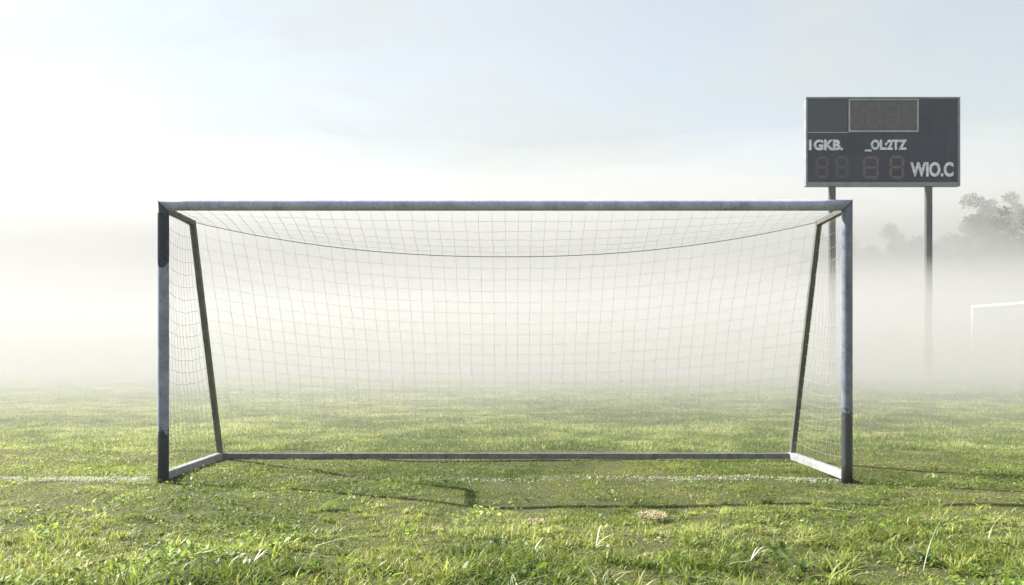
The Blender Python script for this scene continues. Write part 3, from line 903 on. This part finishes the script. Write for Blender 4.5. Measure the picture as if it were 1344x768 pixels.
def oval_leaf(px, py, ln, wd, az, label, mat, name='broad_leaf', z=0.06):
    b = gp(px, py, 0.0); vs = []; fs = []; K = 12; a = R(az)
    d = Vector((math.cos(a), math.sin(a), 0.1)).normalized(); s = Vector((-math.sin(a), math.cos(a), 0))
    for i in range(K + 1):
        t = i / K; w_ = wd / 2 * math.sin(math.pi * (0.03 + 0.95 * t) ** 0.8)
        c = d * ln * (t - .5) + Vector((0, 0, z + 0.02 * math.sin(math.pi * t)))
        vs += [c - s * w_ + Vector((0, 0, w_ * .35)), c, c + s * w_ + Vector((0, 0, w_ * .35))]
    for i in range(K):
        k = i * 3; fs += [(k, k + 1, k + 4, k + 3), (k + 1, k + 2, k + 5, k + 4)]
    mb = MB(); mb.add(vs, fs, True); o = mb.build(name, mat); o.location = b
    tag(o, label, 'leaf')
oval_leaf(972, 752, 0.10, 0.045, -8, 'dark green oval leaf lying flat near the bottom right', leafy('oval_leaf', False, (0.09, 0.13, 0.03), .3, nscale=15))
oval_leaf(437, 672, 0.17, 0.12, 5, 'bright green rounded leaf patch below the crossbar shadow left of centre', M_green, z=0.025)
def leaf_cluster(px, py, n, r, label, mat, seed):  # low dark rosettes that stand for shaded gaps between the blades
    rs = random.Random(seed); b = gp(px, py, 0.0); root = empty('gap_weed', b); tag(root, label, 'weed')
    for k in range(n):
        az = k * 360 / n + rs.uniform(-20, 20); mb = MB(); a = R(az); d = Vector((math.cos(a), math.sin(a), 0))
        ribbon(mb, [Vector((0, 0, .015)), d * r * .4 + Vector((0, 0, .04)), d * r * .8 + Vector((0, 0, .05)), d * r + Vector((0, 0, .035))], r * .5)
        mb.build('leaf', mat, root)
leaf_cluster(655, 722, 7, .055, 'small rosette weed coloured dark as a shaded turf gap, under the goal centre', M_dark, 2)
leaf_cluster(1215, 742, 6, .06, 'rosette weed coloured dark as a shaded gap, at the foot of the tallest stalk', M_dark, 4)
leaf_cluster(1055, 756, 6, .05, 'leafy weed coloured dark as a shaded gap, at the bottom edge right of the oval leaf', M_dark, 5)
def thatch(px, py, r, n, label, seed, dense=1):
    """matted patch of dead tan grass"""
    rs = random.Random(seed); b = gp(px, py, 0.0); mb = MB()
    for k in range(n):
        a = rs.uniform(0, 2 * math.pi); q = r * math.sqrt(rs.random()); x, y = q * math.cos(a), q * math.sin(a) * 1.5
        a2 = rs.gauss(0.4, 1.3); ln = rs.uniform(.03, .07); z = rs.uniform(.010, .028)
        d = Vector((math.cos(a2), math.sin(a2), 0))
        p = Vector((x, y, z)); ribbon(mb, [p, p + d * ln * .5 + Vector((0, 0, rs.uniform(.004, .016))), p + d * ln - Vector((0, 0, .012))], rs.uniform(.003, .007))
    o = mb.build('dead_grass_patch', M_tan); o.location = b
    tag(o, label, 'dead grass')
thatch(856, 682, .075, 340, 'matted tan patch of dead grass below the crossbar shadow right of centre', 3)
thatch(700, 690, .045, 70, 'smaller pinkish tan dead grass patch nearer the centre', 6)

# ------------------------------------------------------------------ air: even haze, and the ground fog lying on the pitch
def vol_mat(name, dens, col, g):
    m = bpy.data.materials.new(name); m.use_nodes = True; nt = m.node_tree
    nt.nodes.remove(nt.nodes['Principled BSDF']); out = nt.nodes['Material Output']
    v = nt.nodes.new('ShaderNodeVolumePrincipled'); v.inputs['Density'].default_value = dens
    v.inputs['Color'].default_value = (*col, 1); v.inputs['Anisotropy'].default_value = g
    nt.links.new(v.outputs[0], out.inputs['Volume'])
    return m
mb = MB(); mb.box((-400, -70, -1.4), (400, 400, 18))
tag(mb.build('haze', vol_mat('haze_air', 0.0013, (0.82, 0.84, 0.86), 0.3)), kind='stuff')

def fog_bank(y0, ramp_len, top, amp, dens, seed, g=0.12):
    """a low rolling bank of ground fog: closed shell, thin at its near edge, bumpy on top"""
    xs = np.concatenate([[-390, -200, -120], np.linspace(-80, 80, 97), [120, 200, 390]])
    ys = np.concatenate([y0 + ramp_len * np.linspace(0, 1, 14) ** 1.2, y0 + ramp_len + np.linspace(1.2, 60, 50), [90, 140, 240, 390]])
    X, Y = np.meshgrid(xs, ys)
    f = np.clip((Y - y0) / ramp_len, 0, 1); f = 1 - (1 - f) ** 1.7
    nz = vnoise(X, Y, 0.035, seed + 5) * 0.5 + vnoise(X, Y, 0.11, seed) * 0.32 + vnoise(X, Y, 0.27, seed + 1) * 0.18 - 0.5
    Z = -0.35 + f * (top + 0.35) + amp * nz * f
    Yw = Y + (vnoise(X, Y, 0.15, seed + 3) - .5) * 4.0 * np.clip(1 - (Y - y0) / (ramp_len + 6), 0, 1)
    nx, ny = len(xs), len(ys)
    vt = np.stack([X.ravel(), Yw.ravel(), Z.ravel()], 1); vb = vt.copy(); vb[:, 2] = -1.0 - 0.02 * (seed % 7)
    V = np.concatenate([vt, vb]); nn = nx * ny
    i = (np.arange(nx - 1)[None, :] + np.arange(ny - 1)[:, None] * nx).ravel()
    qs = [np.stack([i, i + 1, i + 1 + nx, i + nx], 1), np.stack([i + nn, i + nx + nn, i + 1 + nx + nn, i + 1 + nn], 1)]
    a = np.arange(nx - 1); qs.append(np.stack([a, a + nn, a + 1 + nn, a + 1], 1))
    a = a + (ny - 1) * nx; qs.append(np.stack([a + 1, a + 1 + nn, a + nn, a], 1))
    b = np.arange(ny - 1) * nx; qs.append(np.stack([b + nx, b + nx + nn, b + nn, b], 1))
    b = b + nx - 1; qs.append(np.stack([b, b + nn, b + nx + nn, b + nx], 1))
    Q = np.concatenate(qs)
    o = np_mesh('ground_fog', V, Q.ravel(), np.arange(len(Q)) * 4, np.full(len(Q), 4), None, vol_mat('fog', dens, (0.525, 0.53, 0.53), g), smooth=True)
    tag(o, kind='stuff')
for k, (y0, rl, tp, am, dn) in enumerate(((7.2, 7, 2.3, 1.3, 0.040), (8.4, 12, 3.1, 2.2, 0.020), (11, 12, 2.6, 1.8, 0.025), (14, 18, 4.2, 3.2, 0.010),
                                          (15, 14, 1.8, 1.4, 0.020), (28, 22, 6.4, 5.0, 0.008), (20, 85, 14.6, 3.0, 0.020), (27, 60, 13.0, 5.0, 0.028), (34, 26, 12.5, 4.0, 0.026), (39, 13, 13.0, 3.0, 0.036))):
    fog_bank(y0, rl, tp, am, dn, 101 + 97 * k)
